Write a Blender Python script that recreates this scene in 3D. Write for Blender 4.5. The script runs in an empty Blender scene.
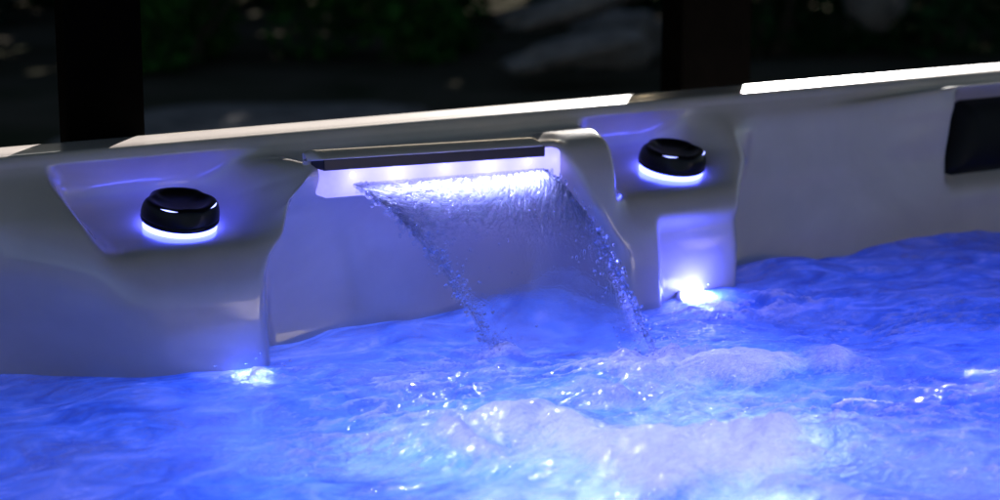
import bpy, math, random
import numpy as np
from mathutils import Vector, Matrix, noise
random.seed(7); rng = np.random.RandomState(7)
sc = bpy.context.scene
col = sc.collection
Z0 = 0.90            # height of the tub rim over the patio; tub shapes below are given relative to the rim
WATER = -0.205

# ------------------------------------------------------------------ helpers
def mesh_obj(name, verts, faces, mat, parent=None, smooth=True, lift=Z0):
    v = [(p[0], p[1], p[2] + lift) for p in verts] if lift else [tuple(p) for p in verts]
    me = bpy.data.meshes.new(name)
    me.from_pydata(v, [], faces)
    me.update()
    if smooth: me.polygons.foreach_set('use_smooth', [True] * len(me.polygons))
    for m in (mat if isinstance(mat, (list, tuple)) else [mat]): me.materials.append(m)
    o = bpy.data.objects.new(name, me); col.objects.link(o)
    if parent: o.parent = parent
    return o
def empty(name, loc, label, cat, group=None):
    o = bpy.data.objects.new(name, None); col.objects.link(o); o.location = loc
    o['label'] = label; o['category'] = cat
    if group: o['group'] = group
    return o
def tag(o, label, cat, group=None):
    o['label'] = label; o['category'] = cat
    if group: o['group'] = group
    return o
def grid_faces(nx, ny, flip=False, wrap=False):
    i = np.arange(nx if wrap else nx - 1)[:, None]; j = np.arange(ny - 1)[None, :]
    a = i * ny + j; b = ((i + 1) % nx) * ny + j
    f = np.stack([a, b, b + 1, a + 1], -1).reshape(-1, 4)
    if flip: f = f[:, ::-1]
    return f.tolist()
def sm(a, b, x):
    t = np.clip((x - a) / (b - a), 0, 1); return t * t * (3 - 2 * t)
def blur(A, s, axis):
    r = int(3 * s) + 1; k = np.exp(-0.5 * (np.arange(-r, r + 1) / s) ** 2); k /= k.sum()
    P = np.concatenate([np.repeat(np.take(A, [0], axis), r, axis), A, np.repeat(np.take(A, [-1], axis), r, axis)], axis)
    out = np.zeros_like(A); n = A.shape[axis]
    for q in range(2 * r + 1): out += k[q] * np.take(P, range(q, q + n), axis)
    return out
def nz(x, y, z=0.0): return noise.noise(Vector((x, y, z)))

# ------------------------------------------------------------------ materials
def new_mat(name):
    m = bpy.data.materials.new(name); m.use_nodes = True
    nt = m.node_tree; nt.nodes.clear()
    out = nt.nodes.new('ShaderNodeOutputMaterial')
    return m, nt, out
def N(nt, t, **kw):
    n = nt.nodes.new(t)
    for k, v in kw.items():
        if k in n.inputs: n.inputs[k].default_value = v
        else: setattr(n, k, v)
    return n
def L(nt, a, b): nt.links.new(a, b)
def noise_tex(nt, scale, detail=4, rough=.55, dist=0.0, coord='Object'):
    tc = N(nt, 'ShaderNodeTexCoord'); t = N(nt, 'ShaderNodeTexNoise')
    t.inputs['Scale'].default_value = scale; t.inputs['Detail'].default_value = detail
    t.inputs['Roughness'].default_value = rough; t.inputs['Distortion'].default_value = dist
    L(nt, tc.outputs[coord], t.inputs['Vector']); return t
def ramp(nt, src, stops):
    r = N(nt, 'ShaderNodeValToRGB'); e = r.color_ramp.elements
    while len(e) < len(stops): e.new(0.5)
    for k, (p, c) in enumerate(stops): e[k].position = p; e[k].color = (*c, 1)
    L(nt, src, r.inputs['Fac']); return r
def bump(nt, src, strength, dist):
    b = N(nt, 'ShaderNodeBump'); b.inputs['Strength'].default_value = strength; b.inputs['Distance'].default_value = dist
    L(nt, src, b.inputs['Height']); return b
def principled(name, color, rough=.5, coat=0, var=None, vscale=8, bmp=None, metallic=0, spec=.5, coat_rough=.05):
    m, nt, out = new_mat(name)
    p = N(nt, 'ShaderNodeBsdfPrincipled')
    p.inputs['Base Color'].default_value = (*color, 1); p.inputs['Roughness'].default_value = rough
    p.inputs['Coat Weight'].default_value = coat; p.inputs['Coat Roughness'].default_value = coat_rough
    p.inputs['Metallic'].default_value = metallic; p.inputs['Specular IOR Level'].default_value = spec
    if var:
        t = noise_tex(nt, vscale, 5, .6, .4)
        r = ramp(nt, t.outputs['Fac'], [(.3, var), (.7, color)]); L(nt, r.outputs['Color'], p.inputs['Base Color'])
    if bmp:
        t = noise_tex(nt, bmp[0], 4); b = bump(nt, t.outputs['Fac'], bmp[1], bmp[2]); L(nt, b.outputs['Normal'], p.inputs['Normal'])
    L(nt, p.outputs['BSDF'], out.inputs['Surface']); return m
def emit(name, color, strength):
    m, nt, out = new_mat(name)
    e = N(nt, 'ShaderNodeEmission'); e.inputs['Color'].default_value = (*color, 1); e.inputs['Strength'].default_value = strength
    L(nt, e.outputs['Emission'], out.inputs['Surface']); return m

# pearl acrylic: faint marbling, satin body under a clear glossy gel coat
M_ACR = principled('pearl_acrylic', (.78, .69, .64), .26, .7, var=(.65, .57, .53), vscale=7, bmp=(14, .06, .004), coat_rough=.03)
M_BLACK = principled('black_satin_plastic', (.006, .005, .007), .34, 0, bmp=(180, .03, .001), spec=.28)
M_COVER = principled('charcoal_satin_plastic', (.012, .011, .014), .30, 0, bmp=(160, .05, .001))
M_FOAM = principled('black_vinyl', (.006, .006, .006), .5, 0, bmp=(240, .15, .001), spec=.2)
M_GREY = principled('grey_plastic', (.62, .62, .64), .35, .2)
M_RING = emit('ring_light', (.068, .088, 1.0), 3.8)
M_MARK = emit('glow_arc', (.28, .33, 1.0), .8)
M_LED = emit('spout_led', (.45, .5, 1.0), 4.0)
M_POOL = emit('pool_light_lens', (.15, .17, 1.0), 16.0)

# backlit frosted lens of the spout: a diffuser that glows unevenly from the diodes behind it
LEDS = (-.262, -.210, -.152, -.098, -.047)
def lens_mat():
    m, nt, out = new_mat('backlit_frosted_lens')
    p = N(nt, 'ShaderNodeBsdfPrincipled'); p.inputs['Base Color'].default_value = (.07, .07, .10, 1); p.inputs['Roughness'].default_value = .3
    p.inputs['Emission Color'].default_value = (.25, .24, 1, 1)
    tc = N(nt, 'ShaderNodeTexCoord'); t = noise_tex(nt, 30, 3); r = N(nt, 'ShaderNodeMapRange'); r.inputs['To Min'].default_value = .10; r.inputs['To Max'].default_value = .42
    L(nt, t.outputs['Fac'], r.inputs['Value']); tot = r.outputs['Result']
    for k, xl in enumerate(LEDS + (-.012,)):
        d = N(nt, 'ShaderNodeVectorMath', operation='DISTANCE'); d.inputs[1].default_value = (xl, -.134, Z0 - .036 + .006 * (-.019 - xl) / .27); L(nt, tc.outputs['Object'], d.inputs[0])
        q = N(nt, 'ShaderNodeMath', operation='MULTIPLY'); L(nt, d.outputs['Value'], q.inputs[0]); q.inputs[1].default_value = (1 / .013, 1 / .016, 1 / .012, 1 / .015, 1 / .013, 1 / .012)[k]
        q2 = N(nt, 'ShaderNodeMath', operation='POWER'); q2.inputs[0].default_value = .45; L(nt, q.outputs['Value'], q2.inputs[1])
        q3 = N(nt, 'ShaderNodeMath', operation='MULTIPLY_ADD'); L(nt, q2.outputs['Value'], q3.inputs[0]); q3.inputs[1].default_value = (.55, .8, .65, .85, .6, .3)[k]; L(nt, tot, q3.inputs[2]); tot = q3.outputs['Value']
    L(nt, tot, p.inputs['Emission Strength'])
    L(nt, p.outputs['BSDF'], out.inputs['Surface']); return m
M_LENS = lens_mat()

def water_mat():
    m, nt, out = new_mat('aerated_water')
    tc = N(nt, 'ShaderNodeTexCoord')
    mp = N(nt, 'ShaderNodeMapping'); mp.inputs['Scale'].default_value = (1, 1.6, 1); mp.inputs['Rotation'].default_value = (0, 0, math.radians(-20))
    L(nt, tc.outputs['Object'], mp.inputs['Vector'])
    def tex(s, d, ro, di, v=None):
        t = N(nt, 'ShaderNodeTexNoise'); t.inputs['Scale'].default_value = s; t.inputs['Detail'].default_value = d
        t.inputs['Roughness'].default_value = ro; t.inputs['Distortion'].default_value = di; L(nt, v or mp.outputs['Vector'], t.inputs['Vector']); return t
    def mathn(op, x, y):
        n = N(nt, 'ShaderNodeMath', operation=op)
        for k, v in enumerate((x, y)):
            if isinstance(v, (int, float)): n.inputs[k].default_value = v
            else: L(nt, v, n.inputs[k])
        return n.outputs['Value']
    def rng_(src, a0, a1, b0, b1):
        r = N(nt, 'ShaderNodeMapRange'); L(nt, src, r.inputs['Value'])
        for k, v in zip(('From Min', 'From Max', 'To Min', 'To Max'), (a0, a1, b0, b1)): r.inputs[k].default_value = v
        return r.outputs['Result']
    fine = tex(95, 5, .65, 1.0); mid = tex(26, 4, .55, .9)
    ch = N(nt, 'ShaderNodeAttribute', attribute_name='chop').outputs['Fac']
    fm = N(nt, 'ShaderNodeAttribute', attribute_name='foam').outputs['Fac']
    b1 = bump(nt, mid.outputs['Fac'], .7, .016)
    b2 = bump(nt, mathn('MULTIPLY', fine.outputs['Fac'], mathn('ADD', ch, .28)), 1.0, .013); L(nt, b1.outputs['Normal'], b2.inputs['Normal'])
    up = N(nt, 'ShaderNodeCombineXYZ'); up.inputs['Z'].default_value = 1
    cl = tex(6, 5, .6, .7, tc.outputs['Object']); cl2 = tex(15, 4, .6, 1.2)
    # clear skin of the water over a cloud of fine bubbles, thin in places and milky in others
    milky = ramp(nt, cl2.outputs['Fac'], [(.36, (.06, .18, .46)), (.54, (.18, .40, .74)), (.72, (.60, .70, .93))])
    tr = N(nt, 'ShaderNodeBsdfTranslucent'); L(nt, milky.outputs['Color'], tr.inputs['Color']); L(nt, up.outputs['Vector'], tr.inputs['Normal'])
    rf = N(nt, 'ShaderNodeBsdfRefraction'); rf.inputs['Color'].default_value = (.70, .85, 1, 1); rf.inputs['Roughness'].default_value = .12; rf.inputs['IOR'].default_value = 1.33
    L(nt, b2.outputs['Normal'], rf.inputs['Normal'])
    body = N(nt, 'ShaderNodeMixShader'); L(nt, rng_(cl.outputs['Fac'], .36, .64, .45, .97), body.inputs['Fac']); L(nt, rf.outputs['BSDF'], body.inputs[1]); L(nt, tr.outputs['BSDF'], body.inputs[2])
    # froth: bubbles scatter light both ways
    ft = N(nt, 'ShaderNodeBsdfTranslucent'); ft.inputs['Color'].default_value = (.96, .96, .98, 1); L(nt, b1.outputs['Normal'], ft.inputs['Normal'])
    df = N(nt, 'ShaderNodeBsdfDiffuse'); df.inputs['Color'].default_value = (.86, .86, .88, 1); L(nt, b1.outputs['Normal'], df.inputs['Normal'])
    vo = N(nt, 'ShaderNodeTexVoronoi'); vo.inputs['Scale'].default_value = 210; L(nt, tc.outputs['Object'], vo.inputs['Vector'])
    gr = tex(60, 6, .7, 1.2); b3 = bump(nt, mathn('ADD', gr.outputs['Fac'], mathn('MULTIPLY', vo.outputs['Distance'], -.15)), .45, .007); L(nt, b1.outputs['Normal'], b3.inputs['Normal'])
    L(nt, b3.outputs['Normal'], df.inputs['Normal']); L(nt, b3.outputs['Normal'], ft.inputs['Normal'])
    fo = N(nt, 'ShaderNodeMixShader'); fo.inputs['Fac'].default_value = .40; L(nt, ft.outputs['BSDF'], fo.inputs[1]); L(nt, df.outputs['BSDF'], fo.inputs[2])
    # froth breaks into specks at its edges
    speck = tex(170, 3, .6, .5)
    fac = rng_(mathn('ADD', fm, mathn('MULTIPLY', mathn('SUBTRACT', speck.outputs['Fac'], .5), 1.3)), .12, .95, 0, 1)
    fac = mathn('MULTIPLY', fac, rng_(fm, 0.02, .15, 0, 1))
    b = N(nt, 'ShaderNodeMixShader'); L(nt, fac, b.inputs['Fac']); L(nt, body.outputs['Shader'], b.inputs[1]); L(nt, fo.outputs['Shader'], b.inputs[2])
    gl = N(nt, 'ShaderNodeBsdfGlossy'); gl.inputs['Roughness'].default_value = .07; L(nt, b2.outputs['Normal'], gl.inputs['Normal'])
    fr = N(nt, 'ShaderNodeFresnel'); fr.inputs['IOR'].default_value = 1.33; L(nt, b2.outputs['Normal'], fr.inputs['Normal'])
    mx = N(nt, 'ShaderNodeMixShader'); L(nt, fr.outputs['Fac'], mx.inputs['Fac']); L(nt, b.outputs['Shader'], mx.inputs[1]); L(nt, gl.outputs['BSDF'], mx.inputs[2])
    L(nt, mx.outputs['Shader'], out.inputs['Surface']); return m
M_WATER = water_mat()

def clear_water(name, rough, thin, air):
    m, nt, out = new_mat(name)
    rp_ = N(nt, 'ShaderNodeAttribute', attribute_name='ripple')
    t = noise_tex(nt, 190, 3, .6, .8); mu = N(nt, 'ShaderNodeMath', operation='MULTIPLY'); L(nt, t.outputs['Fac'], mu.inputs[0]); L(nt, rp_.outputs['Fac'], mu.inputs[1])
    bp = bump(nt, mu.outputs['Value'], 1.0, .006)
    rf = N(nt, 'ShaderNodeBsdfRefraction'); rf.inputs['Roughness'].default_value = .01; rf.inputs['IOR'].default_value = 1.33; rf.inputs['Color'].default_value = (.95, .97, 1, 1)
    gl = N(nt, 'ShaderNodeBsdfGlossy'); gl.inputs['Roughness'].default_value = rough
    fr = N(nt, 'ShaderNodeFresnel'); fr.inputs['IOR'].default_value = 1.33
    for n in (rf, gl, fr): L(nt, bp.outputs['Normal'], n.inputs['Normal'])
    mx = N(nt, 'ShaderNodeMixShader'); L(nt, fr.outputs['Fac'], mx.inputs['Fac']); L(nt, rf.outputs['BSDF'], mx.inputs[1]); L(nt, gl.outputs['BSDF'], mx.inputs[2])
    tr = N(nt, 'ShaderNodeBsdfTranslucent'); df = N(nt, 'ShaderNodeBsdfDiffuse'); ad = N(nt, 'ShaderNodeMixShader'); L(nt, tr.outputs['BSDF'], ad.inputs[1]); L(nt, df.outputs['BSDF'], ad.inputs[2])
    tp_ = N(nt, 'ShaderNodeBsdfTransparent'); tm = N(nt, 'ShaderNodeMixShader'); tm.inputs['Fac'].default_value = thin; L(nt, mx.outputs['Shader'], tm.inputs[1]); L(nt, tp_.outputs['BSDF'], tm.inputs[2]); mx = tm
    m2 = N(nt, 'ShaderNodeMixShader'); at_ = N(nt, 'ShaderNodeAttribute', attribute_name='air'); (L(nt, at_.outputs['Fac'], m2.inputs['Fac']) if air is None else setattr(m2.inputs['Fac'], 'default_value', air)); L(nt, mx.outputs['Shader'], m2.inputs[1]); L(nt, ad.outputs['Shader'], m2.inputs[2])
    L(nt, m2.outputs['Shader'], out.inputs['Surface']); return m
M_CLEAR = clear_water('clear_water', .15, .42, None)
M_DROP = clear_water('water_drops', .07, .30, 0.0)

M_POST = principled('dark_stained_wood', (.002, .0018, .0018), .9, 0, var=(.0012, .0012, .0012), vscale=20, spec=.0)
M_SOIL = principled('dark_soil', (.07, .06, .05), .95, 0, var=(.025, .03, .018), vscale=1.3, bmp=(9, .5, .05), spec=0)
M_ROCK = principled('pale_granite', (.19, .18, .18), .95, 0, var=(.08, .08, .085), vscale=7, bmp=(16, .6, .03), spec=0)
def leaf_mat(name, a, b):
    return principled(name, a, .95, 0, var=b, vscale=5, spec=0)
M_LEAF = [leaf_mat('dark_leaf', (.030, .115, .024), (.012, .045, .012)), leaf_mat('deep_leaf', (.018, .060, .022), (.008, .026, .012)), leaf_mat('blue_leaf', (.016, .042, .034), (.008, .020, .018))]
M_BARK = principled('bark', (.05, .04, .03), .9, 0, var=(.02, .017, .014), vscale=12)

# ------------------------------------------------------------------ the tub shell: blended cross sections (y, z) from the rim's inner edge down under the water
S = [(-.028,-.010),(-.034,-.018),(-.041,-.029),(-.046,-.044),(-.050,-.060),(-.054,-.080),(-.059,-.100),(-.063,-.120),(-.068,-.145),(-.072,-.170),(-.078,-.20),(-.088,-.24),(-.10,-.30),(-.12,-.42)]
D = [(-.028,-.010),(-.038,-.019),(-.056,-.029),(-.078,-.039),(-.100,-.050),(-.122,-.062),(-.142,-.079),(-.156,-.098),(-.165,-.125),(-.169,-.155),(-.172,-.19),(-.175,-.23),(-.18,-.30),(-.19,-.42)]
R = [(-.028,-.010),(-.014,-.023),(-.004,-.039),(-.008,-.055),(-.026,-.065),(-.055,-.073),(-.100,-.081),(-.138,-.091),(-.160,-.116),(-.168,-.150),(-.172,-.19),(-.175,-.23),(-.18,-.30),(-.19,-.42)]
F = [(-.028,-.010),(-.037,-.0195),(-.060,-.0225),(-.090,-.0215),(-.112,-.0185),(-.122,-.030),(-.112,-.050),(-.098,-.070),(-.088,-.105),(-.086,-.145),(-.088,-.19),(-.094,-.23),(-.10,-.30),(-.12,-.42)]
T = [(-.028,-.010),(-.037,-.0180),(-.060,-.0168),(-.088,-.0165),(-.118,-.026),(-.138,-.046),(-.148,-.066),(-.156,-.090),(-.163,-.120),(-.168,-.150),(-.172,-.19),(-.175,-.23),(-.18,-.30),(-.19,-.42)]
Q = [(-.028,-.010),(-.034,-.018),(-.040,-.027),(-.045,-.040),(-.049,-.056),(-.054,-.076),(-.060,-.098),(-.064,-.120),(-.071,-.145),(-.077,-.170),(-.083,-.20),(-.093,-.24),(-.105,-.30),(-.12,-.42)]
W = [(-.028,-.010),(-.034,-.0142),(-.054,-.0095),(-.062,-.032),(-.063,-.050),(-.065,-.072),(-.065,-.096),(-.070,-.120),(-.075,-.145),(-.080,-.170),(-.085,-.20),(-.093,-.24),(-.105,-.30),(-.12,-.42)]
H = [(-.028,-.010),(-.034,-.0142),(-.050,-.0105),(-.034,-.030),(-.022,-.046),(-.016,-.070),(-.024,-.094),(-.040,-.120),(-.074,-.142),(-.080,-.170),(-.085,-.20),(-.093,-.24),(-.105,-.30),(-.12,-.42)]
def spline(P, n=12):
    P = np.array(P, float); K = len(P); E_ = np.vstack([2 * P[0] - P[1], P, 2 * P[-1] - P[-2]]); out = []
    for k in range(K - 1):
        a, b, c, d = E_[k:k + 4]
        for q in range(n):
            t = q / n
            out.append(.5 * ((2 * b) + (-a + c) * t + (2 * a - 5 * b + 4 * c - d) * t * t + (-a + 3 * b - 3 * c + d) * t ** 3))
    out.append(P[-1]); return np.array(out)
pr = {k: spline(v) for k, v in dict(S=S, D=D, R=R, F=F, T=T, Q=Q, W=W, H=H).items()}
NV = len(pr['S']); vv = np.linspace(0, 13, NV)          # 13 = last control point index
xs = np.unique(np.concatenate([np.arange(-1.0, -.62, .006), np.arange(-.62, .86, .0025), np.arange(.86, 1.25, .006)])); NX = len(xs)
def along(pts): return np.interp(vv, [p[0] for p in pts], [p[1] for p in pts])
# each step: next section, centre line and half width of the change, both running down the wall
steps = [('D', along([(0, -.65), (4, -.64), (11, -.545), (13, -.535)]), along([(0, .10), (6, .10), (11, .085), (13, .08)])),
         ('R', along([(0, -.545), (2, -.540), (6, -.528), (8, -.51), (13, -.50)]), along([(0, .012), (6, .016), (9, .05), (13, .05)])),
         ('T', along([(0, -.345), (4, -.338), (7, -.355), (13, -.40)]), along([(0, .045), (6, .040), (9, .03), (13, .03)])),
         ('F', along([(0, -.300), (4, -.300), (5, -.318), (5.5, -.330), (6.8, -.336), (7.5, -.352), (8.1, -.360), (13, -.360)]), along([(0, .012), (5.5, .012), (7, .018), (9, .024), (13, .026)])),
         ('T', along([(0, .006), (7, .010), (9, .03), (13, .03)]), along([(0, .010), (6, .014), (9, .045), (13, .045)])),
         ('R', along([(0, .098), (2, .094), (5, .078), (8, .062), (13, .06)]), along([(0, .014), (6, .016), (9, .04), (13, .04)])),
         ('D', along([(0, .235), (4, .245), (8, .235), (13, .225)]), along([(0, .050), (7, .045), (13, .03)])),
         ('Q', along([(0, .310), (3, .302), (5, .290), (6.5, .268), (8, .244), (13, .228)]), along([(0, .055), (6, .035), (9, .020), (13, .020)])),
         ('W', along([(0, .56), (13, .56)]), along([(0, .14), (13, .14)])),
         ('H', along([(0, .668), (3, .666), (8, .642), (13, .63)]), along([(0, .010), (13, .012)])),
         ('W', along([(0, 1.10), (13, 1.10)]), along([(0, .012), (13, .012)]))]
G = np.repeat(pr['S'][None], NX, 0)
for nm, c, w in steps:
    t = sm(c[None] - w[None], c[None] + w[None], np.repeat(xs[:, None], NV, 1))[..., None]
    G = G * (1 - t) + pr[nm][None] * t
# light niche below the right-hand shelf
X_ = np.repeat(xs[:, None], NV, 1); Zg = G[..., 1]
nic = sm(.109, .114, X_) * (1 - .55 * sm(.12, .24, X_)) * (1 - sm(.24, .30, X_)) * sm(-.104, -.128, Zg)
G[..., 0] += nic * .015
G = blur(blur(G, 1.3, 0), 1.2, 1)
# the rim's flat top and outer edge carry on from the inner edge
rim = spline([(.066,-.30),(.066,-.10),(.066,-.030),(.064,-.008),(.058,-.002),(.045,-.0003),(.020,.0005),(-.006,.0010),(-.018,.0003),(-.0245,-.0040),(-.028,-.010)], 6)[:-1]
prof = np.concatenate([np.repeat(rim[None], NX, 0), G], 1)
lo, hi = len(rim) - 4, len(rim) + 5
prof[:, lo:hi] = blur(prof, .9, 1)[:, lo:hi]
NVt = prof.shape[1]
V = np.stack([np.repeat(xs[:, None], NVt, 1), prof[..., 0], prof[..., 1]], -1).reshape(-1, 3)

tub = empty('hot_tub', (0, 0, 0), 'pearl white hot tub wall and rim with lit black knobs and spout', 'hot tub')
shell = mesh_obj('shell', V.tolist(), grid_faces(NX, NVt, True), M_ACR, tub)
# the rest of the tub: two ends, near side, floor
def strip(path, inward):
    pf = [(-.104,-.30),(-.104,-.03),(-.098,-.004),(-.085,.0),(-.02,.0),(-.004,-.006),(.01,-.03),(.03,-.09),(.05,-.20),(.07,-.40),(.10,-.74)]
    vs = []
    for (p, n) in path:
        for d, z in pf: vs.append((p[0] + n[0] * d, p[1] + n[1] * d, z))
    return vs, grid_faces(len(path), len(pf))
path = []
def arc(cx, cy, r, a0, a1, n=14):
    for q in range(n + 1):
        a = math.radians(a0 + (a1 - a0) * q / n); path.append(((cx + r * math.cos(a), cy + r * math.sin(a)), (-math.cos(a), -math.sin(a))))
path.append(((-1.0, 0.0), (1, 0)))
arc(-.85, -1.95, .15, 180, 270); arc(1.10, -1.95, .15, 270, 360)
path.append(((1.25, 0.0), (-1, 0)))
vs, fs = strip(path, 1)
b0 = len(vs)
vs += [(-1.0, .1, -.75), (1.25, .1, -.75), (1.25, -2.1, -.75), (-1.0, -2.1, -.75)]; fs.append([b0, b0 + 3, b0 + 2, b0 + 1])
vs += [(-1.0, -.12, -.42), (1.25, -.12, -.42), (1.25, -.12, -.75), (-1.0, -.12, -.75)]; fs.append([b0 + 4, b0 + 5, b0 + 6, b0 + 7])
mesh_obj('basin', vs, fs, M_ACR, tub)

# ------------------------------------------------------------------ diverter knobs
def lathe(pf, n, rad=None):
    vs = []
    for q in range(n):
        a = 2 * math.pi * q / n
        for k, (r, z) in enumerate(pf):
            rr = r * (rad(a, k) if rad else 1); vs.append((rr * math.cos(a), rr * math.sin(a), z))
    return vs, grid_faces(n, len(pf), False, True)
def xf(vs, M): return [tuple(M @ Vector(v)) for v in vs]
def knob(x, y, z, tilt, spin):
    M = Matrix.Translation((x, y, z)) @ Matrix.Rotation(tilt, 4, 'X') @ Matrix.Rotation(spin, 4, 'Z') @ Matrix.Scale(KS, 4)
    pf = [(.0, .006), (.030, .006), (.0432, .0080), (.0450, .0095), (.0450, .0125), (.0441, .0131), (.0441, .0139), (.0450, .0145), (.0450, .0190), (.0438, .0255), (.0415, .0305), (.0385, .0330), (.0350, .0335), (.0315, .0325), (.026, .0298), (.016, .0278), (.0, .0272)]
    ps = spline([(r, zz) for r, zz in pf], 4) 
    def rad(a, k):
        g = max(0, math.cos(3 * a)) ** 3                    # three shallow finger scallops
        h = sm(.014, .030, ps[k][1]) if 36 < k else sm(.010, .030, ps[k][1])
        return 1 - .10 * g * float(h) + .012 * math.cos(3 * a)
    vs, fs = lathe([tuple(p) for p in ps], 96, rad)
    cap = mesh_obj('diverter_knob', xf(vs, M), fs, M_BLACK, tub)
    vs, fs = lathe([(.030, -.006), (.0415, -.006), (.0425, -.004), (.0425, .0085), (.0410, .0100), (.030, .0100)], 72)
    mesh_obj('light_ring', xf(vs, M), fs, M_RING, cap)
    # two narrow glowing arcs laid on the bevel
    Minv = Matrix.Rotation(-spin, 4, 'Z')
    for a0 in (math.radians(-133), math.radians(-43)):
        vs = []; n = 12
        for q in range(n + 1):
            a = a0 + math.radians(-15 + 30 * q / n); la = a - spin
            f = 1 - .10 * max(0, math.cos(3 * la)) ** 3 * float(sm(.010, .030, .0318)) + .012 * math.cos(3 * la)
            w = .0007 * math.sin(math.pi * (q + .35) / (n + .7))
            for (r, zz) in ((.0405 + w, .0318 - w * .9), (.0405 - w, .0318 + w * .9)):
                vs.append(((r * f + .0004) * math.cos(a), (r * f + .0004) * math.sin(a), zz + .0008))
        T_ = Matrix.Translation((x, y, z)) @ Matrix.Rotation(tilt, 4, 'X') @ Matrix.Scale(KS, 4)
        mesh_obj('bevel_arc', xf(vs, T_), [[2 * q, 2 * q + 2, 2 * q + 3, 2 * q + 1] for q in range(n)], M_MARK, cap)
    return cap
TILT = math.radians(12); KS = .88
knob(-.428, -.072, -.0762, TILT, math.radians(20))
knob(.193, -.070, -.0757, TILT, math.radians(5))

# ------------------------------------------------------------------ waterfall spout
def box_round(x0, x1, y0, y1, z0, z1, r, seg=4):
    """box with rounded edges (rounded in section and at its ends)"""
    import bmesh
    bm = bmesh.new(); bmesh.ops.create_cube(bm, size=1)
    for v in bm.verts: v.co = Vector(((x0 + x1) / 2 + v.co.x * (x1 - x0), (y0 + y1) / 2 + v.co.y * (y1 - y0), (z0 + z1) / 2 + v.co.z * (z1 - z0)))
    bmesh.ops.bevel(bm, geom=bm.edges[:], offset=r, segments=seg, affect='EDGES', profile=.5)
    vs = [v.co[:] for v in bm.verts]; fs = [[v.index for v in f.verts] for f in bm.faces]; bm.free(); return vs, fs
def rise(x): return .0080 * float(np.clip((-.019 - x) / .27, 0, 1.05))
vs, fs = box_round(-.2965, -.027, -.1365, -.100, -.0310, -.0190, .0015, 3)
spout = mesh_obj('waterfall_spout', [(x, y, z + rise(x)) for x, y, z in vs], fs, M_COVER, tub, smooth=False)
lipv = []; NXL = 90; lp = [(-.108, -.030), (-.108, -.0128), (-.113, -.0120), (-.123, -.0136), (-.131, -.0158), (-.1362, -.0178), (-.1372, -.0190), (-.1360, -.0198), (-.110, -.0198), (-.104, -.030)]
for q in range(NXL):
    u = q / (NXL - 1); x = -.3035 + .2800 * u; e = min(1, min(u, 1 - u) / .03); k = math.sqrt(max(0, 1 - (1 - e) ** 2))
    for y, z in lp: lipv.append((x, -.100 + (y + .100) * (.35 + .65 * k), z + rise(x) - .004 * (1 - k)))
mesh_obj('spout_lip', lipv, grid_faces(NXL, len(lp)), M_ACR, spout)
vs, fs = box_round(-.2945, -.0030, -.1335, -.090, -.0585, -.024, .006, 5)
vs = [(x, y, z + .006 * float(np.clip((-.019 - x) / .27, 0, 1))) for x, y, z in vs]
mesh_obj('spout_lens', vs, fs, M_LENS, spout)
for xl in LEDS:
    vs, fs = lathe([(0, .0012), (.0018, .0010), (.0030, .0004), (.0034, -.002)], 20)
    Ml = Matrix.Translation((xl, -.1335, -.0355 + .006 * (-.019 - xl) / .27)) @ Matrix.Rotation(math.radians(90), 4, 'X')
    mesh_obj('spout_led', xf(vs, Ml), fs, M_LED, spout)

# ------------------------------------------------------------------ headrest
def headrest():
    nx, nz_ = 60, 40; vs = []
    for i in range(nx):
        u = i / (nx - 1)
        for j in range(nz_):
            v = j / (nz_ - 1)
            zt, zb = -.0215, -.136
            z = zt + (zb - zt) * v
            xl = .678 - .030 * sm(0, 1, np.float64(v)) + .018 * abs(2 * v - 1) ** 9; x = xl + (1.08 - xl) * u
            e = min(u * .37, (1 - u) * .37, v * .105, (1 - v) * .105)
            puff = 1 - math.exp(-e / .010)
            y = -.006 - .022 * v - .040 * puff - .004 * math.sin(v * math.pi)
            vs.append((x, y, z))
    return vs, grid_faces(nx, nz_)
vs, fs = headrest(); mesh_obj('headrest', vs, fs, M_FOAM, tub)

# ------------------------------------------------------------------ pool lights at the water line
def pool_light(x, y, z, tilt, k=1.0):
    M = Matrix.Translation((x, y, z)) @ Matrix.Rotation(tilt, 4, 'X') @ Matrix.Scale(k, 4)
    vs, fs = lathe([(.0265, -.004), (.0265, .003), (.0245, .0055), (.0215, .0045), (.021, .0)], 48)
    bz = mesh_obj('pool_light', xf(vs, M), fs, M_GREY, tub)
    vs, fs = lathe([(.0, .009), (.008, .0085), (.015, .0068), (.0205, .0035), (.0215, .0)], 40)
    mesh_obj('light_lens', xf(vs, M), fs, M_POOL, bz)
pool_light(.158, -.172, -.2100, math.radians(28))
pool_light(-.405, -.180, -.2225, math.radians(30), .52)

def lamp(name, kind, loc, color, energy, size=.03, rot=None, spot=None):
    l = bpy.data.lights.new(name, kind); l.color = color; l.energy = energy
    if kind == 'AREA': l.size = size
    else: l.shadow_soft_size = size
    if kind == 'SPOT': l.spot_size = spot; l.spot_blend = .6
    o = bpy.data.objects.new(name, l); col.objects.link(o); o.location = (loc[0], loc[1], loc[2] + Z0)
    if rot: o.rotation_euler = rot
    return o
BLUE = (.035, .10, 1.0); VIO = (.09, .12, 1.0); CYAN = (.04, .17, 1.0)
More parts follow.
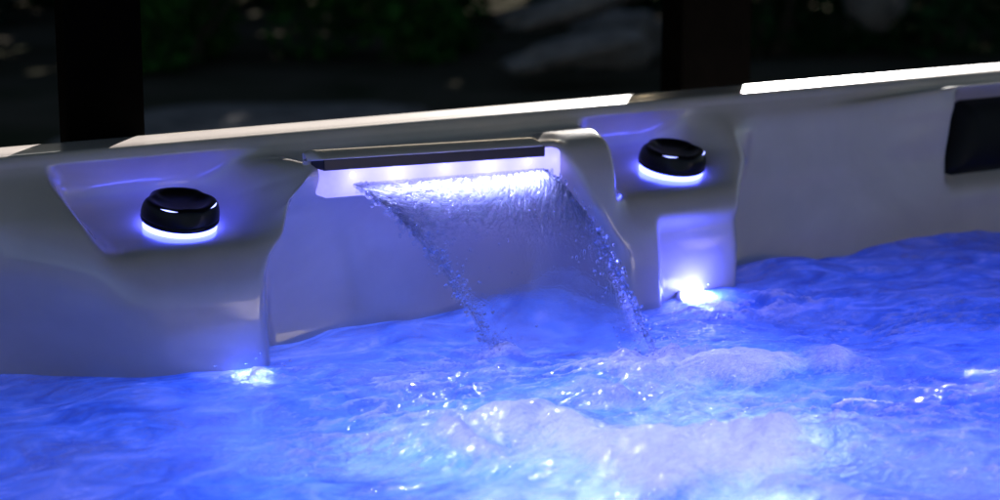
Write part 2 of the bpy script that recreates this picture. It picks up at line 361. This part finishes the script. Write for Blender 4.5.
# underwater lights of the tub, with extra lamps added to brighten the froth
for loc, c_, e_, r_ in (((.158, -.27, -.36), VIO, .30, .08), ((-.405, -.28, -.36), BLUE, .22, .08), ((-.27, -.55, -.325), (.25, .28, 1.0), 1.10, .09), ((-.18, -.68, -.32), (.25, .28, 1.0), .75, .08), ((-.05, -.385, -.30), (.22, .25, 1.0), .16, .04), ((-.162, -.255, -.30), (.20, .23, 1.0), .06, .03), ((.0, -.47, -.33), (.24, .27, 1.0), .55, .07),
                    ((-.50, -.42, -.40), CYAN, .50, .09), ((-.36, -.40, -.31), (.18, .20, 1.0), .20, .06), ((.05, -.66, -.31), (.18, .20, 1.0), .25, .09), ((-.25, -.32, -.37), CYAN, .40, .08), ((.50, -.30, -.46), BLUE, .50, .12), ((.18, -.65, -.46), VIO, .5, .08), ((-.80, -.45, -.42), BLUE, .22, .08)):
    lamp('underwater_lamp_and_fill', 'POINT', loc, c_, e_ * .54, r_)
for loc, e_ in (((.158, -.196, -.1915), .022), ((-.405, -.200, -.2070), .0012)):
    lamp('pool_light_lamp', 'POINT', loc, (.12, .13, 1.0), e_, .006)
# the niche light shining up its column
lamp('niche_lamp', 'SPOT', (.158, -.176, -.200), (.045, .05, 1.0), .11, .008, (math.radians(180 - 18), 0, 0), math.radians(120))
# the diode strip under the spout's cover, shining down through the sheet
o = lamp('spout_lamp', 'AREA', (-.150, -.1385, -.0310), (.27, .30, 1.0), .15, .225, (math.radians(-50), math.radians(1.5), 0))
o.data.shape = 'RECTANGLE'; o.data.size_y = .003; o.data.spread = math.radians(75)

# ------------------------------------------------------------------ water surface
def mound(x, y, cx, cy, sx, sy, ang, h):
    c, s = math.cos(ang), math.sin(ang); dx, dy = x - cx, y - cy
    u, v = (dx * c + dy * s) / sx, (-dx * s + dy * c) / sy
    return h * math.exp(-(u * u + v * v))
MOUNDS = [(-.335,-.50,.060,.085,.5,.016), (-.235,-.61,.065,.11,.4,.014), (-.12,-.42,.12,.06,-.35,.014), (.04,-.46,.13,.06,-.3,.012), (-.21,-.14,.07,.05,0,.014), (-.06,-.12,.07,.04,0,.018), (.03,-.10,.05,.04,0,.008),
          (-.60,-.06,.12,.05,0,.014), (.33,-.12,.06,.06,0,.022), (.58,-.07,.16,.05,0,.012), (-.25,-.45,.06,.06,.3,.008), (-.70,-.30,.12,.08,.2,.012), (.30,-.55,.12,.07,-.3,.012), (-.05,-.68,.12,.06,-.2,.018)]
FOAM = [(-.335,-.50,.055,.085,.5,.9), (-.25,-.60,.075,.11,.4,1.0), (-.14,-.47,.11,.040,-.35,.65), (.03,-.47,.11,.040,-.3,.6), (-.18,-.68,.09,.09,.4,.9), (-.04,-.63,.10,.05,-.2,.5),
        (.165,-.225,.060,.032,0,.8), (-.405,-.210,.028,.012,0,.35), (-.045,-.385,.060,.030,-.3,1.0), (-.162,-.255,.035,.022,-.3,.8), (-.03,-.43,.12,.05,-.2,.7)]
CHOP = [(-.30,-.33,.11,.07,.2,1.0), (-.42,-.44,.09,.06,.3,1.0), (.16,-.24,.12,.05,0,1.0), (-.41,-.215,.05,.03,0,1.0), (-.07,-.37,.10,.05,0,.9), (.0,-.62,.22,.09,-.3,.8), (.25,-.38,.16,.06,-.2,.5), (-.18,-.25,.07,.05,0,.7)]
def fbm(x, y, s, octv, seed, sx=1.0, sy=1.0):
    t = 0; a = 1; f = s
    for _ in range(octv): t += a * nz(x * f * sx, y * f * sy, seed); a *= .5; f *= 2.03
    return t
def ridged(x, y, s, octv, seed, ang):
    c, si = math.cos(ang), math.sin(ang); u, v = x * c + y * si, -x * si + y * c
    wx, wy = nz(u * 6, v * 6, seed + 3) * .04, nz(u * 6, v * 6, seed + 9) * .04
    t = 0; a = 1; f = s
    for _ in range(octv): t += a * (1 - abs(nz((u + wx) * f * .55, (v + wy) * f * 1.25, seed)) * 2.2); a *= .5; f *= 2.1
    return t
def water_h(x, y):
    h = .010 * fbm(x, y, 5.5, 3, 1.7)
    for m in MOUNDS: h += mound(x, y, *m)
    ch = min(1, sum(mound(x, y, *m) for m in CHOP)); fo = min(1, sum(mound(x, y, *m) for m in FOAM))
    brk = .5 + .9 * fbm(x, y, 14, 3, 5.1)
    chop = max(0, min(1, ch * (0.55 + brk * .6)))
    near = max(0, min(1, (-.22 - y) / .25))
    rdg = ridged(x, y, 12, 2, 2.2, -.35)
    h += .0055 * (rdg - .8) * (.35 + .5 * near)
    r2 = ridged(x, y, 46, 2, 7.7, -.2); h += .0075 * chop * (r2 - .8)
    # churned froth: soft billows rather than sharp ridges
    if fo > .02:
        wx_, wy_ = nz(x * 9, y * 9, 31) * .05, nz(x * 9, y * 9, 37) * .05
        bl = abs(nz((x + wx_) * 11, (y + wy_) * 8, 4.4)) * 1.2 + .42 * abs(nz((x + wx_) * 28, (y + wy_) * 20, 9.4)) + .18 * abs(nz((x + wx_) * 80, (y + wy_) * 60, 2.4))
        h += .027 * fo * (bl - .25)
    else: bl = 0
    foam = max(0, min(1, fo * 1.15 - .42 + 1.1 * (bl - .15) + .5 * fbm(x, y, 9, 3, 8.3))) * min(1, fo * 2.2)
    # bubbles drawn out along the crests
    st = ridged(x, y, 24, 3, 12.5, -.25)
    foam = max(foam, .9 * min(1, 1.4 * chop) * max(0, min(1, (r2 - .92) * 5)), .6 * near * max(0, min(1, (st - 1.28) * 4)) * max(0, min(1, .5 + 2 * nz(x * 7, y * 7, 3.0))))
    return h, chop, min(1, foam)
wx = np.unique(np.concatenate([np.linspace(-1.02, -.78, 25), np.arange(-.78, .72, .0034), np.linspace(.72, 1.26, 50)]))
wy = np.unique(np.concatenate([np.linspace(-1.99, -.90, 60), np.arange(-.90, -.03, .0034), [0.0]]))
vs = []; cho = []; foa = []
for x in wx:
    for y in wy:
        h, c, f = water_h(x, y); vs.append((x, y, WATER + h)); cho.append(c); foa.append(f)
water = mesh_obj('water', vs, grid_faces(len(wx), len(wy)), M_WATER)
for nm, arr in (('chop', cho), ('foam', foa)):
    at = water.data.attributes.new(nm, 'FLOAT', 'POINT'); at.data.foreach_set('value', arr)
water['kind'] = 'structure'

# ------------------------------------------------------------------ the sheet of water
NU, NT = 300, 280
XL0, XR0, XL1, XR1 = -.262, -.027, -.160, -.040
Ylip, Zlip = -.134, -.045
def sheet_pt(u, t):
    x = (XL0 + (XL1 - XL0) * t ** 1.1) * (1 - u) + (XR0 + (XR1 - XR0) * t) * u
    out = .108 + .130 * u
    y = Ylip - out * t
    z = Zlip + .005 * (1 - u) - (.050 * t + .118 * t * t)
    return x, y, z
def sheet_ripple(u, t, seed):
    x = u * .25; s = t * .22
    e = max(math.exp(-((u - .02) / .13) ** 2), math.exp(-((1 - u) / .12) ** 2))
    top = float(sm(.0, .06, np.float64(t)) * (1 - sm(.24, .70, np.float64(t))))
    amp = .22 * (1 - sm(.5, .95, np.float64(t))) * .3 + 1.0 * top + .9 * e * (1 - .5 * t)
    wx_ = nz(x * 25, s * 25, seed + 5) * .012
    # scalloped ripples, slanting down to the right and fanning from both edges
    sl = .55 * (1 - 2 * u)
    r1 = 1 - abs(nz((x + wx_) * 70 + s * 15, (s - x * sl + wx_) * 210, seed)) * 2.4
    r2 = 1 - abs(nz((x + wx_) * 150, (s - x * sl) * 360, seed + 2)) * 2.0
    r3 = nz(x * 260, s * 420, seed + 7)
    return .0008 * amp * (r1 * .8 + r2 * .45 + r3 * .22)
front, back, air, rpl = [], [], [], []
for i in range(NU):
    u = i / (NU - 1)
    for j in range(NT):
        t = j / (NT - 1)
        x, y, z = sheet_pt(u, t)
        o = .108 + .13 * u; sl = Vector((0, -o, -(.050 + .236 * t))).normalized(); n = Vector((0, sl.z, -sl.y))   # faces down-stream / up
        if n.y > 0: n = -n
        edge = min(u, 1 - u); th = .0012 * min(1, edge / .01 + .1)
        wob = .004 * nz(u * 4, t * 3, 1.1) * t
        df_, db_ = sheet_ripple(u, t, 3.3), sheet_ripple(u, t, 9.1)
        p = Vector((x, y, z)) + n * wob
        tp = float(1 - sm(.12, .66, np.float64(t))); ed = max(math.exp(-(u / .07) ** 2), math.exp(-((1 - u) / .07) ** 2))
        rpl.append(min(1, float(1 - sm(.2, .6, np.float64(t))) + .8 * ed + .06))
        air.append(min(.85, .0 + .60 * max(tp, .15 * ed) * max(0, min(1, df_ / .0008 * 2.3 - .95)) + .02 * tp))
        front.append(tuple(p + n * (th + df_))); back.append(tuple(p - n * (th - df_ * .55 - db_ * .25)))
vs = front + back; o_ = NU * NT
fs = grid_faces(NU, NT) + [[a + o_ for a in f[::-1]] for f in grid_faces(NU, NT)]
def rim_loop(a, b): fs.append([a, b, b + o_, a + o_])
for j in range(NT - 1): rim_loop(j + 1, j); rim_loop((NU - 1) * NT + j, (NU - 1) * NT + j + 1)
for i in range(NU - 1): rim_loop(i * NT, (i + 1) * NT); rim_loop((i + 1) * NT + NT - 1, i * NT + NT - 1)
# beaded ropes along both edges
def rope(u0, r0, r1, bead, t0, t1, seed, off=0.0):
    n, k = 240, 10; base = len(vs)
    for q in range(n):
        t = t0 + (t1 - t0) * q / (n - 1)
        x, y, z = sheet_pt(u0, t)
        x += .0035 * nz(t * 16, seed, 0) * (.3 + t) + off; y += .003 * nz(t * 18, seed, 4); z += .003 * nz(t * 20, seed, 8) * t
        r = (r0 + (r1 - r0) * t) * max(.18, 1 + bead * nz(t * 34, seed, 2) * 1.6 + bead * .5 * nz(t * 90, seed, 6))
        if q in (0, n - 1): r *= .1
        for a in range(k):
            an = 2 * math.pi * a / k; vs.append((x + r * math.cos(an), y + r * .55 * math.sin(an), z + r * .8 * math.sin(an)))
    for q in range(n - 1):
        for a in range(k):
            b1, b2 = base + q * k + a, base + q * k + (a + 1) % k; fs.append([b1, b2, b2 + k, b1 + k])
rope(.0, .0023, .0016, .8, .02, .97, 1.0); rope(.02, .0013, .0008, .9, .10, .80, 5.0, .002); rope(.05, .0010, .0007, 1.0, .08, .60, 8.0)
rope(1.0, .0024, .0018, .6, .02, 1.0, 2.0); rope(.98, .0013, .0010, .7, .05, .95, 6.0, -.001); rope(.94, .0010, .0007, .9, .08, .62, 9.0)
air = air + air + [.03] * (len(vs) - 2 * NU * NT)
fall = tag(mesh_obj('waterfall', vs, fs, M_CLEAR), 'clear rippled sheet of water pouring from the lit spout', 'waterfall')
import bmesh as _b
bm_ = _b.new(); bm_.from_mesh(fall.data); _b.ops.recalc_face_normals(bm_, faces=bm_.faces[:]); bm_.to_mesh(fall.data); bm_.free()
rpl = rpl + rpl + [.5] * (len(fall.data.vertices) - 2 * NU * NT)
at = fall.data.attributes.new('ripple', 'FLOAT', 'POINT'); at.data.foreach_set('value', rpl)
at = fall.data.attributes.new('air', 'FLOAT', 'POINT'); at.data.foreach_set('value', air)
# loose drops
def drops():
    import bmesh
    bm = bmesh.new()
    spots = []
    for _ in range(330):                                   # left edge: a string of beads loosening downwards
        t = random.uniform(.03, .99) ** .9; spots.append((random.gauss(.012, .018 + .012 * t), t, .85))
    for _ in range(190):
        t = random.uniform(.25, .98); spots.append((random.betavariate(1.2, 5) * .45 - .03, t, .7))
    for _ in range(300):                                   # right edge
        t = random.uniform(.03, .99); spots.append((1 - random.gauss(.012, .016 + .010 * t), t, .80))
    for _ in range(130):
        t = random.uniform(.15, .9); spots.append((1 - random.betavariate(1.2, 4) * .35 + .02, t, .6))
    for _ in range(170): spots.append((random.uniform(.05, .95), .12 + abs(random.gauss(0, .22)), .5))
    bm0 = bmesh.new(); bmesh.ops.create_icosphere(bm0, subdivisions=2, radius=1)
    tv = np.array([v.co[:] for v in bm0.verts]); tf = [[v.index for v in f.verts] for f in bm0.faces]; bm0.free()
    V_, F_ = [], []
    def ball(Mx):
        b_ = len(V_) * len(tv); M3 = np.array(Mx); V_.append(tv @ M3[:3, :3].T + M3[:3, 3]); F_.extend([[q + b_ for q in f] for f in tf])
    for u, t, k in spots:
        x, y, z = sheet_pt(u, t); r = k * random.choice((.0009, .0013, .0019, .0027))
        Mx = Matrix.Translation((x + random.gauss(0, .0018), y + random.gauss(0, .0035), z + random.gauss(0, .003))) @ Matrix.Diagonal((r, r, r * random.uniform(1, 1.9), 1))
        ball(Mx)
    # splash crown drops round the two landing places and over the chop
    for cx, cy, n, sp in ((-.162, -.250, 46, .020), (-.043, -.382, 70, .030), (-.30, -.33, 16, .06), (.15, -.24, 22, .05), (-.40, -.215, 14, .03)):
        for _ in range(n):
            r = random.uniform(.0006, .0019)
            x, y = cx + random.gauss(0, sp), cy + random.gauss(0, sp * .6); h = water_h(x, y)[0]
            ball(Matrix.Translation((x, y, WATER + h + abs(random.gauss(0, .009)))) @ Matrix.Scale(r, 4))
    bm.free(); return np.concatenate(V_).tolist(), F_
vs, fs = drops(); dr = mesh_obj('droplets', vs, fs, M_DROP, fall); dr['kind'] = 'stuff'

# ------------------------------------------------------------------ garden behind
gv = [(-60, -60, 0), (60, -60, 0), (60, 60, 0), (-60, 60, 0)]
g = mesh_obj('ground', gv, [[0, 1, 2, 3]], M_SOIL, lift=0, smooth=False); g['kind'] = 'structure'
def post(x, y, w, d, rot, label):
    vs, fs = box_round(-w / 2, w / 2, -d / 2, d / 2, 0, 2.9, .004, 2)
    a = math.radians(rot); c, s = math.cos(a), math.sin(a)
    o = mesh_obj('pergola_post', [(x + c * p[0] - s * p[1], y + s * p[0] + c * p[1], p[2]) for p in vs], fs, M_POST, lift=0, smooth=False)
    return tag(o, label, 'post', 'dark posts standing behind the tub')
post(-.447, .084, .088, .026, 0, 'dark flat post rising behind the rim near the left knob')
post(.645, .45, .108, .108, -20, 'dark square post rising behind the rim above the right knob')

vs, fs = box_round(-1.9, 3.5, -3.2, 1.58, 2.9, 3.02, .01, 2)
tag(mesh_obj('added_sky_blocker', vs, fs, M_POST, lift=0, smooth=False), 'unseen dark slab added over the tub to cut the sky light', 'sky_blocker')  # added out of view to cut sky light on the shell
def sun_blocker():  # sheet added out of view so low sun reaches little beyond the rim
    vs, fs = [], []; nx, nz_ = 90, 8
    for i in range(nx):
        x = -1.9 + 5.4 * i / (nx - 1)
        for j in range(nz_): vs.append((x, 1.60 + .012 * math.sin(i * .9) * (j / (nz_ - 1)), 2.9 - (2.9 - 1.485) * j / (nz_ - 1)))
    return vs, grid_faces(nx, nz_)
vs, fs = sun_blocker(); bl = empty('added_sun_blocker', (0, 0, 0), 'unseen dark sheet added to keep low sun off the inner wall', 'sun_blocker')
mesh_obj('blocker_sheet', vs, fs, M_POST, bl, lift=0)
vs, fs = box_round(-1.9, 3.5, 1.585, 1.615, 1.470, 1.500, .005, 2); mesh_obj('blocker_bar', vs, fs, M_POST, bl, lift=0, smooth=False)  # lower edge of the added sheet
def leaves(n, cx, cy, rx, ry, h, size, seed, lumps=9):
    r = random.Random(seed); vs, fs = [], []
    cl = [(cx + r.uniform(-.75, .75) * rx, cy + r.uniform(-.75, .75) * ry, h * r.uniform(.15, .85), r.uniform(.28, .5)) for _ in range(lumps)]
    for _ in range(n):
        x0, y0, z0, rad = r.choice(cl)
        d = Vector((r.gauss(0, 1), r.gauss(0, 1), r.gauss(0, 1))).normalized() * (r.random() ** .4)
        p = Vector((x0 + d.x * rad * rx, y0 + d.y * rad * ry, max(.03, z0 + d.z * rad * h * .8)))
        q = Matrix.Rotation(r.uniform(0, 6.3), 3, 'Z') @ Matrix.Rotation(r.uniform(-1.3, 1.3), 3, 'X') @ Matrix.Rotation(r.uniform(0, 6.3), 3, 'Z')
        s = size * r.uniform(.6, 1.3); b = len(vs)
        for a in ((-s, 0, 0), (0, -s * .4, s * .1), (s, 0, 0), (0, s * .4, s * .1)): vs.append(tuple(p + q @ Vector(a)))
        fs.append([b, b + 1, b + 2, b + 3])
    return vs, fs
def stems(cx, cy, rx, ry, h, n, seed):
    r = random.Random(seed); vs, fs = [], []
    for _ in range(n):
        a = Vector((cx + r.uniform(-.2, .2) * rx, cy + r.uniform(-.2, .2) * ry, 0)); b = Vector((cx + r.uniform(-.7, .7) * rx, cy + r.uniform(-.7, .7) * ry, h * .7))
        base = len(vs)
        for q, (p, w) in enumerate(((a, .022), ((a + b) / 2 + Vector((.04, 0, .05)), .014), (b, .006))):
            for k in range(6): vs.append((p.x + w * math.cos(k * 1.047), p.y + w * math.sin(k * 1.047), p.z))
        for q in range(2):
            for k in range(6): i1, i2 = base + q * 6 + k, base + q * 6 + (k + 1) % 6; fs.append([i1, i2, i2 + 6, i1 + 6])
    return vs, fs
def shrub(x, y, rx, ry, h, n, mat, seed, label, size=.055):
    t = empty('shrub', (0, 0, 0), label, 'shrub', 'dark shrubs in the garden behind')
    vs, fs = leaves(n, x, y, rx, ry, h, size, seed); mesh_obj('foliage', vs, fs, M_LEAF[mat], t, smooth=False, lift=0)
    vs, fs = stems(x, y, rx, ry, h, 7, seed + 1); mesh_obj('stem', vs, fs, M_BARK, t, lift=0)
def boulder(x, y, z, sx, sy, sz, rot, seed, label, tilt=-.22):
    import bmesh
    bm = bmesh.new(); bmesh.ops.create_icosphere(bm, subdivisions=4, radius=1)
    for v in bm.verts:
        d = v.co.normalized(); k = 1 + .30 * noise.noise(d * 1.3 + Vector((seed, 0, 0))) + .12 * noise.noise(d * 3.4 + Vector((0, seed, 0))) + .04 * noise.noise(d * 9 + Vector((0, 0, seed)))
        v.co = Vector((d.x * sx, d.y * sy, d.z * sz)) * k
    Mx = Matrix.Translation((x, y, z)) @ Matrix.Rotation(rot, 4, 'Z') @ Matrix.Rotation(tilt, 4, 'Y')
    vs = [tuple(Mx @ v.co) for v in bm.verts]; fs = [[v.index for v in f.verts] for f in bm.faces]; bm.free()
    tag(mesh_obj('boulder', vs, fs, M_ROCK, lift=0), label, 'boulder', 'pale boulders in the garden behind')
shrub(3.0, 7.9, .75, .6, 1.00, 3200, 0, 11, 'dense dark green shrub to the right of the left post')
shrub(4.1, 7.6, .70, .6, 1.05, 3000, 0, 21, 'bushy green shrub beside the pale diagonal boulders')
shrub(1.7, 8.6, .70, .6, .80, 2400, 2, 31, 'low bluish shrub to the left of the left post')
shrub(6.9, 6.4, 1.0, .7, 1.00, 3400, 1, 41, 'dark shrub behind the right end of the rim')
shrub(5.9, 6.7, .50, .5, .72, 1800, 1, 51, 'small dark shrub next to the right post')
shrub(5.2, 9.0, .9, .6, 1.25, 2600, 1, 61, 'tall dark shrub behind the pale diagonal boulders')
boulder(4.15, 6.0, .18, .34, .16, .07, -.5, 1.3, 'pale grey boulder low in the gap left of the right post')
boulder(4.60, 6.3, .42, .62, .20, .075, -.56, 2.9, 'long pale slanting boulder highest in the gap', -.30)
boulder(4.9, 6.7, .12, .28, .25, .16, .2, 4.1, 'round shaded boulder under the slanting one')
boulder(6.15, 6.1, .42, .17, .17, .26, .2, 5.7, 'upright bluish boulder just right of the right post')
boulder(2.3, 10.6, .2, .9, .4, .24, .1, 7.2, 'pale boulder at the far left edge of the garden')
boulder(2.25, 5.7, .0, .8, .5, .06, .2, 8.8, 'flat beige stone slab beside the left post', 0)
# trimmed hedge closing the garden
vs, fs = [], []
r = random.Random(5)
for _ in range(15000):
    a = r.uniform(-.2, 1.15); d = 14.5 + r.uniform(-.5, .6); p = Vector((math.sin(a) * d - 1.2, math.cos(a) * d - 1.9, 3.3 * r.random() ** .8))
    q = Matrix.Rotation(r.uniform(0, 6.3), 3, 'Z') @ Matrix.Rotation(r.uniform(-1.4, 1.4), 3, 'X'); s = r.uniform(.12, .30); b = len(vs)
    for c in ((-s, 0, 0), (0, -s * .5, .02), (s, 0, 0), (0, s * .5, .02)): vs.append(tuple(p + q @ Vector(c)))
    fs.append([b, b + 1, b + 2, b + 3])
tag(mesh_obj('hedge', vs, fs, M_LEAF[1], lift=0, smooth=False), 'long dark hedge across the far end of the garden', 'hedge')

# ------------------------------------------------------------------ camera
PSI = math.radians(32); PIT = math.atan(420 / 2000)
Fw = Vector((math.sin(PSI) * math.cos(PIT), math.cos(PSI) * math.cos(PIT), -math.sin(PIT)))
cam = bpy.data.cameras.new('camera'); co = bpy.data.objects.new('camera', cam); col.objects.link(co)
co.location = (-1.20721, -1.93194, .31662 + Z0); co.rotation_euler = Fw.to_track_quat('-Z', 'Y').to_euler()
cam.lens = 72; cam.sensor_width = 36; cam.clip_start = .05; cam.clip_end = 300
cam.dof.use_dof = True; cam.dof.focus_distance = 2.0; cam.dof.aperture_fstop = 4.8
sc.camera = co

# ------------------------------------------------------------------ daylight: low sun from behind the tub
AZ, EL = math.radians(40), math.radians(15)
w = bpy.data.worlds.new('World'); sc.world = w; w.use_nodes = True
nt = w.node_tree; bg = nt.nodes['Background']
sky = nt.nodes.new('ShaderNodeTexSky'); sky.sky_type = 'NISHITA'; sky.sun_disc = False; sky.sun_elevation = EL; sky.sun_rotation = AZ
nt.links.new(sky.outputs['Color'], bg.inputs['Color']); bg.inputs['Strength'].default_value = .016
sun = bpy.data.lights.new('sun', 'SUN'); sun.energy = 5.0; sun.angle = math.radians(.5); sun.color = (1, .96, .92)
so = bpy.data.objects.new('sun', sun); col.objects.link(so)
tos = Vector((math.sin(AZ) * math.cos(EL), math.cos(AZ) * math.cos(EL), math.sin(EL)))
so.rotation_euler = (-tos).to_track_quat('-Z', 'Y').to_euler(); so.location = (0, 0, 5)

vs_ = sc.view_settings; vs_.view_transform = 'Standard'; vs_.look = 'None'; vs_.exposure = 2.3; vs_.gamma = 1; vs_.use_curve_mapping = False
sc.render.engine = 'CYCLES'
cy = sc.cycles; cy.use_denoising = True; cy.denoiser = 'OPENIMAGEDENOISE'; cy.max_bounces = 20; cy.transmission_bounces = 18; cy.transparent_max_bounces = 16; cy.glossy_bounces = 5
cy.diffuse_bounces = 4; cy.sample_clamp_indirect = 6; cy.caustics_reflective = False; cy.caustics_refractive = False
